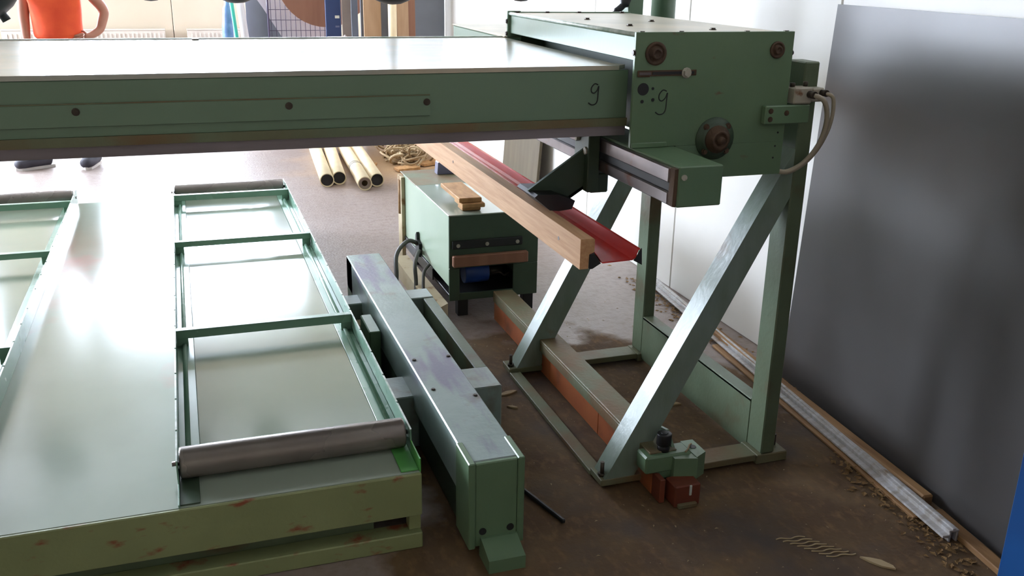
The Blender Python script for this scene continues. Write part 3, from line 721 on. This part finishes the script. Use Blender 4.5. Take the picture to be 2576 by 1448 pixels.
mound('sawdust_drift', 'brown sawdust drift along the foot of the right wall', [(2.2-.02*i*0, 4.3-.1*i) for i in range(16)] + [(2.03-.008*i, 2.3-.08*i) for i in range(10)], .012, .035, 11)

# ================================================================== tubes and heap on the floor behind
for i, (a, c, lab) in enumerate((((.955, 6.98), (1.06, 8.55), 'cream cardboard tube on the floor, leftmost of the four'),
                                 ((1.055, 7.04), (1.19, 8.55), 'cream cardboard tube on the floor, second from the left'),
                                 ((1.205, 6.80), (1.29, 8.3), 'cream cardboard tube with dark rings, third from the left'),
                                 ((1.315, 6.90), (1.405, 8.5), 'cream cardboard tube on the floor, rightmost of the four'))):
    t = thing('cardboard_tube', lab, 'tube', (a[0], a[1], 0), 'cream tubes on the floor'); r_ = .052
    pv, qv = Vector((a[0], a[1], r_)), Vector((c[0], c[1], r_))
    B().pipe(pv, qv, r_, r_-.006, 24).done('wall', 'tube_cream', t)
    dn = (qv-pv).normalized()
    if i == 2:
        B().pipe(pv+dn*.02, pv+dn*.03, r_-.0065, .022, 24).done('end_cap', 'taupe', t)
        for kk in (.55, .60): B().pipe(pv+dn*kk, pv+dn*(kk+.012), r_+.0012, r_+.0002, 24).done('ring', 'tube_dark', t)
    else:
        B().cyl(pv+dn*.02, pv+dn*.03, r_-.007, 24).done('inner_plug', 'tube_dark', t)
b = B(); rng = random.Random(21)
for k in range(70):
    cx_, cy_ = rng.gauss(1.74, .09), rng.gauss(7.85, .22); cy_ = max(cy_, 7.55); cx_ = max(1.62, min(cx_, 1.9)); r0 = rng.uniform(.06, .13); a0 = rng.uniform(0, 6.28); zz = rng.uniform(.02, .16); tl = rng.uniform(-.9, .9); n = rng.randint(5, 9)
    b.tube([(cx_+r0*math.cos(a0+i*.55), cy_+r0*math.sin(a0+i*.55), max(.012, zz+tl*r0*math.sin(i*.7))) for i in range(n)], rng.uniform(.006, .012), 6, 3)
o = b.done('strip_heap', 'straw'); tag(o, 'tangled heap of pale curled wood strips on the floor beside the tubes', 'heap', kind='stuff')
for i, (x_, y_, rz, L, lab) in enumerate(((1.66, 7.42, .3, .20, 'flat wood offcut in front of the curled strip heap'), (1.90, 7.60, .5, .22, 'wood offcut at the right side of the curled strip heap'), (1.40, 7.62, 1.2, .12, 'small wood offcut between the tubes and the strip heap'))):
    b = B(); M = Matrix.Translation((x_, y_, .02)) @ Matrix.Rotation(rz, 4, 'Z') @ Matrix.Rotation(.08, 4, 'X'); b.box(-L/2, L/2, -.045, .045, -.012, .012, .003, M)
    tag(b.done('wood_offcut', 'wood_block'), lab, 'wood offcut')

# ================================================================== far end clutter
for i, (xa, xb, lab) in enumerate(((-1.75, -.8-.6, 'white panel radiator on the far wall behind the person'), (-1.05, -.13, 'white panel radiator on the far wall right of the person'), (.1, 1.0, 'white panel radiator on the far wall behind the leaning tubes'))):
    t = thing('radiator', lab, 'radiator', ((xa+xb)/2, FY-.09, .25), 'radiators on the far wall')
    B().box(xa, xb, FY-.10, FY-.085, .26, .84, .004).done('front_panel', 'radiator', t)
    B().box(xa, xb, FY-.06, FY-.045, .26, .84, .004).done('rear_panel', 'radiator', t)
    b = B().box(xa-.005, xb+.005, FY-.105, FY-.04, .84, .855, .002); b.done('top_grille', 'radiator', t)
    xx = xa+.04
    while xx < xb-.02: B().box(xx, xx+.018, FY-.108, FY-.10, .29, .81, .003).done('rib', 'radiator', t); xx += .045
    for xx in (xa+.12, xb-.12): B().box(xx-.02, xx+.02, FY-.045, FY-.001, .35, .75, .002).done('wall_bracket', 'radiator', t)

def board(name, label, cat, x0, x1, y_, h, m, lean=0.0, t=.018, z0=0.0, grp='boards stacked at the far end'):
    b = B().box(x0, x1, y_, y_+t, z0, z0+h, .002)
    o = b.done(name, m, base=((x0+x1)/2, y_, z0)); o.rotation_euler = (-lean, 0, 0)
    return tag(o, label, cat, grp)
board('grey_board', 'broad plain grey panel standing at the far right before the white wall', 'panel', 1.555, 2.326, 8.72, 2.1, 'grey_board')
board('brown_plank', 'light brown plank standing in front of the broad grey panel', 'plank', 1.845, 1.945, 8.50, 1.7, 'brown_light', .02, .03)
board('brown_plank', 'dark brown plank standing right behind the light brown plank', 'plank', 1.93, 2.02, 8.56, 1.6, 'brown_board', .02, .02)
b = B(); b.cyl((1.795, 8.5, 0), (1.795, 8.5, 1.75), .038, 16); tag(b.done('pale_pole', 'tube_cream'), 'thick pale pole standing left of the light brown plank', 'pole')
board('taupe_panel', 'taupe panel standing between the navy panel and the pale pole', 'panel', 1.43, 1.545, 8.95, 1.9, 'taupe', .02)
board('taupe_panel', 'narrow dark panel in the middle of the taupe boards', 'panel', 1.50, 1.56, 8.86, 1.9, 'grey_board', .02)
board('taupe_panel', 'tan panel standing just left of the broad grey panel', 'panel', 1.565, 1.72, 8.60, 1.8, 'brown_light', .02)
t = thing('navy_panel', 'navy blue upright panel with a small white label', 'panel', (1.35, 9.0, 0))
B().box(1.285, 1.425, 9.0, 9.03, .0, 1.9, .004).done('body', 'navy', t)
B().box(1.37, 1.41, 8.997, 9.0, 1.10, 1.125, 0).done('paper_label', 'paper', t)
B().box(1.372, 1.408, 8.998, 9.0, 1.02, 1.035, 0).done('faint_label', 'grey_plate', t)
board('white_sheet', 'whitish sheet standing behind the wire mesh', 'sheet', .70, 1.42, 9.62, 1.8, 'white_sheet', .03)
b = B(); b.prism([(.50, 0), (1.05, 0), (1.02, .6), (.70, 1.35), (.55, 1.3)], 'y', 9.50, 9.515)
b = B(); b.prism([(.62, .0), (1.04, .0), (1.04, .73), (.78, 1.16), (.62, 1.4)], 'y', 9.50, 9.515); tag(b.done('grey_offcut_sheet', 'grey_board'), 'grey sheet with a slanting edge standing left of the wire mesh', 'sheet')
t = thing('wire_mesh', 'wire mesh panel standing between the slanted sheet and the navy panel', 'mesh panel', (1.08, 9.4, 0))
b = B()
for k in range(12): b.cyl((.84+k*.045, 9.44, .3), (.84+k*.045, 9.44, 1.6), .003, 5)
b.done('upright_wires', 'wire', t)
b = B()
for k in range(14): b.cyl((.82, 9.436, .3+k*.095), (1.36, 9.436, .3+k*.095), .003, 5)
b.done('cross_wires', 'wire', t)
b = B(); b.cyl((.815, 9.44, 0), (.815, 9.44, 1.62), .01, 8); b.cyl((1.365, 9.44, 0), (1.365, 9.44, 1.62), .01, 8); b.done('mesh_frame', 'wire', t)
b = B(); b.cyl((1.34, 9.34, 1.45), (1.34, 9.36, 1.45), .45, 40, smooth=False); 
b.box(1.33, 1.38, 9.345, 9.355, 0, 1.1, .001)
tag(b.done('brown_disc', 'brown_board'), 'round brown board behind the navy panel', 'round board')
t = thing('white_chair', 'white chair half hidden behind the beam below the navy panel', 'chair', (1.42, 8.7, 0))
B().box(1.28, 1.42, 8.66, 8.95, .92, .945, .01).done('seat', 'white_sheet', t)
b = B(); b.bar((1.40, 8.7, .97), (1.46, 8.7, .90), .02, .02); b.bar((1.46, 8.7, .9), (1.46, 8.7, .45), .02, .02); b.done('back_frame', 'white_sheet', t)
for xx in (1.29, 1.41):
    for yy in (8.67, 8.93): B().bar((xx, yy, 0), (xx, yy, .92), .02, .02).done('leg', 'white_sheet', t)
# leaning tubes and bag before the far wall
b = B(); b.cyl((.575, 9.15, 0), (.455, 9.3, 1.6), .018, 12); tag(b.done('teal_pole', 'teal'), 'teal pole leaning beside the white tube at the far end', 'pole')
b = B(); b.cyl((.66, 9.28, 0), (.535, 9.42, 1.6), .035, 16); tag(b.done('white_tube', 'white_sheet'), 'thick white tube leaning right of the teal pole', 'tube')
b = B(); b.tube([(.44, 9.4, .0), (.445, 9.4, .5), (.44, 9.4, .95), (.452, 9.4, 1.16), (.46, 9.4, 1.3)], [.06, .055, .05, .045, .03, .02], 14, 5); tag(b.done('blue_bag', 'bag'), 'slim blue plastic wrapped bundle standing left of the teal pole', 'bundle')
t = thing('low_bench', 'blue grey low bench at the far wall right of the tubes', 'bench', (.85, 10.6, 0))
B().box(.66, 1.35, 10.3, 10.9, .80, .84, .004).done('top', 'grey_plate', t)
for xx in (.67, 1.30):
    for yy in (10.32, 10.84): B().box(xx, xx+.04, yy, yy+.04, 0, .8, .002).done('leg', 'grey_plate', t)
B().box(.70, 1.31, 10.34, 10.36, .3, .8, .002).done('front_panel', 'grey_plate', t)

# overhead bar with rounded black cups whose bottoms dip into the picture
vl = thing('cup_lifter', 'overhead bar with black rounded cups dipping in along the top edge', 'lifter', (.7, 5.0, 1.4))
B().box(-1.3, 2.1, 4.96, 5.04, 1.72, 1.80, .004).done('bar', 'paint_clean', vl)
for xx, zz, r_ in ((-.106, 1.401, .085), (.285, 1.393, .115), (1.058, 1.39, .125), (1.757, 1.408, .09)):
    M = Matrix.Translation((xx, 5.0, zz))
    cu = B().lathe([(0, 0), (r_*.35, .004), (r_*.7, .022), (r_*.93, .06), (r_, .10), (r_*.9, .12), (r_*.4, .135), (0, .14)], M, 28).done('cup', 'rubber', vl)
    B().cyl((xx, 5.0, zz+.13), (xx, 5.0, 1.72), .015, 12).done('stem', 'dark_steel', cu)
M = Matrix.Translation((-.735, 5.0, 1.345)) @ Matrix.Rotation(rad(-38), 4, 'Y')
cu = B().lathe([(0, 0), (.05, .004), (.10, .02), (.14, .06), (.15, .11), (.13, .14), (0, .15)], M, 28).done('cup', 'rubber', vl)
b = B(); b.cyl((-.80, 5, 1.45), (-.90, 5, 1.72), .015, 12); b.cyl((-.735, 5.0, 1.312), (-.76, 5, 1.36), .02, 12); b.done('stem', 'rubber', cu)
for xx in (-1.25, 2.05): B().box(xx-.03, xx+.03, 4.97, 5.03, 1.80, CH, .003).done('hanger', 'paint_clean', vl)

# ================================================================== person
def skin_mesh(name, verts, edges, mname, parent, root=0, levels=2):
    """verts: (x, y, z, rx, ry) in world space; grown with a Skin modifier and subdivided"""
    off = abs_loc(parent)
    me = bpy.data.meshes.new(name); me.from_pydata([Vector(v[:3])-off for v in verts], edges, [])
    o = bpy.data.objects.new(name, me); COL.objects.link(o)
    sk = o.modifiers.new('skin', 'SKIN'); sk.use_smooth_shade = True
    lay = me.skin_vertices[0].data
    for i, v in enumerate(verts):
        lay[i].radius = (v[3], v[4] if len(v) > 4 else v[3]); lay[i].use_root = (i == root)
    sb = o.modifiers.new('sub', 'SUBSURF'); sb.levels = levels; sb.render_levels = levels
    dg = bpy.context.evaluated_depsgraph_get(); dg.update()
    m2 = bpy.data.meshes.new_from_object(o.evaluated_get(dg))
    for f in m2.polygons: f.use_smooth = True
    bpy.data.objects.remove(o)
    ob = bpy.data.objects.new(name, m2); COL.objects.link(ob); ob.parent = parent
    m2.materials.clear(); m2.materials.append(MATS[mname]); return ob

def chain(V, E, pts, start=None):
    prev = start
    for p in pts:
        V.append(p); i = len(V)-1
        if prev is not None: E.append((prev, i))
        prev = i
    return prev
def make_person():
    px, py = -.865, 8.22
    t = thing('person', 'person in an orange shirt and dark trousers standing behind the beam, hand on hip', 'person', (px, py, 0))
    # body: one continuous figure
    V, E = [], []
    V.append((px, py, 1.0, .14, .10))                                     # pelvis
    chest = chain(V, E, [(px, py, 1.14, .13, .095), (px, py, 1.30, .15, .105), (px, py, 1.43, .13, .09), (px, py, 1.52, .055, .055), (px, py-.01, 1.58, .05, .05)], 0)
    ch_i = 3
    # hanging arm (picture left) and arm with hand on hip (picture right)
    a1 = chain(V, E, [(px-.19, py, 1.42, .055), (px-.225, py+.01, 1.18, .043), (px-.225, py-.02, 1.02, .034), (px-.22, py-.05, .93, .026), (px-.218, py-.06, .88, .036, .018)], ch_i)
    a2 = chain(V, E, [(px+.19, py, 1.42, .055), (px+.345, py+.03, 1.20, .043), (px+.30, py-.02, 1.06, .034), (px+.235, py-.06, 1.02, .028), (px+.185, py-.085, 1.01, .034, .020)], ch_i)
    # legs
    chain(V, E, [(px-.11, py, .90, .095), (px-.19, py, .50, .065), (px-.225, py+.02, .10, .042), (px-.26, py-.02, .05, .04)], 0)
    chain(V, E, [(px+.11, py, .90, .095), (px+.125, py, .50, .065), (px+.135, py+.02, .10, .042), (px+.14, py-.05, .05, .04)], 0)
    body = skin_mesh('body', V, E, 'skin', t)
    # fingers: separate chains rooted in the palm
    for hx, hy, hz, dx, dz, s in ((px-.218, py-.06, .88, 0, -1, 1), (px+.185, py-.085, 1.01, -1, -.35, 1)):
        for k, L in enumerate((.075, .085, .08, .062)):
            o_ = (k-1.5)*.018
            if dz == -1: pts = [(hx+.0, hy+o_, hz-.01, .010), (hx+.005, hy+o_, hz-.01-L*.5, .0095), (hx+.02, hy+o_, hz-.01-L, .008)]
            else: pts = [(hx, hy-.005, hz-o_, .010), (hx-L*.5, hy-.012, hz-o_-.01, .0095), (hx-L, hy+.0, hz-o_-.02, .008)]
            V2, E2 = [], []; chain(V2, E2, pts); skin_mesh('finger', V2, E2, 'skin', body, 0, 1)
        V2, E2 = [], []
        if dz == -1: chain(V2, E2, [(hx+.01, hy-.03, hz+.02, .011), (hx+.02, hy-.05, hz-.02, .010), (hx+.025, hy-.05, hz-.05, .008)])
        else: chain(V2, E2, [(hx+.02, hy, hz+.02, .011), (hx+.0, hy+.03, hz+.04, .010), (hx-.02, hy+.05, hz+.04, .008)])
        skin_mesh('thumb', V2, E2, 'skin', body, 0, 1)
    # head
    b = B(); b.ball((px, py-.02, 1.68), .10, (.78, .95, 1.18), 20, 14); b.ball((px, py-.055, 1.62), .06, (.9, .8, .8)); b.prism([(px-.012, 1.66), (px+.012, 1.66), (px+.003, 1.70), (px-.003, 1.70)], 'y', py-.135, py-.10)
    b.ball((px-.08, py-.01, 1.675), .022, (.4, .8, 1.3)); b.ball((px+.08, py-.01, 1.675), .022, (.4, .8, 1.3)); b.done('head', 'skin', body)
    b = B(); b.ball((px-.03, py-.105, 1.69), .011); b.ball((px+.03, py-.105, 1.69), .011); b.done('eyes', 'eye', body)
    b = B(); b.ball((px, py-.10, 1.62), .022, (1, .4, .25)); b.done('mouth', 'shirt', body)
    b = B(); b.ball((px, py+.005, 1.71), .105, (.82, .98, 1.0), 20, 12); b.done('hair', 'hair', t)
    # clothes
    V, E = [], []
    V.append((px, py, .965, .20, .14))
    chain(V, E, [(px, py, 1.05, .19, .135), (px, py, 1.20, .195, .135), (px, py, 1.34, .205, .14), (px, py, 1.44, .155, .11), (px, py, 1.49, .085, .08)], 0)
    chain(V, E, [(px-.19, py, 1.42, .075), (px-.215, py+.0, 1.28, .068)], 3); chain(V, E, [(px+.19, py, 1.42, .075), (px+.27, py+.01, 1.30, .066)], 3)
    skin_mesh('shirt', V, E, 'shirt', t)
    V, E = [], []
    V.append((px, py, .99, .158, .118))
    V.append((px, py, 1.05, .15, .112)); E.append((0, 1))
    chain(V, E, [(px-.11, py, .88, .115), (px-.185, py, .50, .085), (px-.225, py+.02, .20, .085), (px-.23, py+.02, .07, .085)], 0)
    chain(V, E, [(px+.11, py, .88, .115), (px+.125, py, .50, .085), (px+.135, py+.02, .20, .085), (px+.137, py+.02, .07, .085)], 0)
    skin_mesh('trousers', V, E, 'trouser', t)
    for sx, sy, rz in ((px-.235, py+.02, rad(-62)), (px+.135, py+.03, rad(-14))):
        R = Matrix.Translation((sx, sy, 0)) @ Matrix.Rotation(rz, 4, 'Z')
        pts = [(0, .07, .06, .055, .06), (0, .02, .07, .06, .066), (0, -.06, .062, .06, .058), (0, -.15, .05, .062, .045), (0, -.225, .045, .05, .038)]
        V, E = [], []
        chain(V, E, [tuple(R @ Vector(p_[:3]))+p_[3:] for p_ in pts]); so_ = skin_mesh('shoe', V, E, 'shoe', t)
        b = B(); b.prism([tuple((R @ Vector((a, c, 0)))[:2]) for a, c in ((-.034, .075), (.034, .075), (.040, -.08), (.036, -.18), (0, -.215), (-.036, -.18), (-.040, -.08))], 'z', .0, .022); b.done('sole', 'sole', so_)
        b = B(); b.tube([tuple(R @ Vector((-.03, -.06, .098))), tuple(R @ Vector((0, -.07, .104))), tuple(R @ Vector((.03, -.09, .092)))], .005, 6); b.tube([tuple(R @ Vector((-.03, -.10, .085))), tuple(R @ Vector((0, -.11, .088))), tuple(R @ Vector((.03, -.13, .078)))], .005, 6); b.done('lace', 'sole', so_)
make_person()
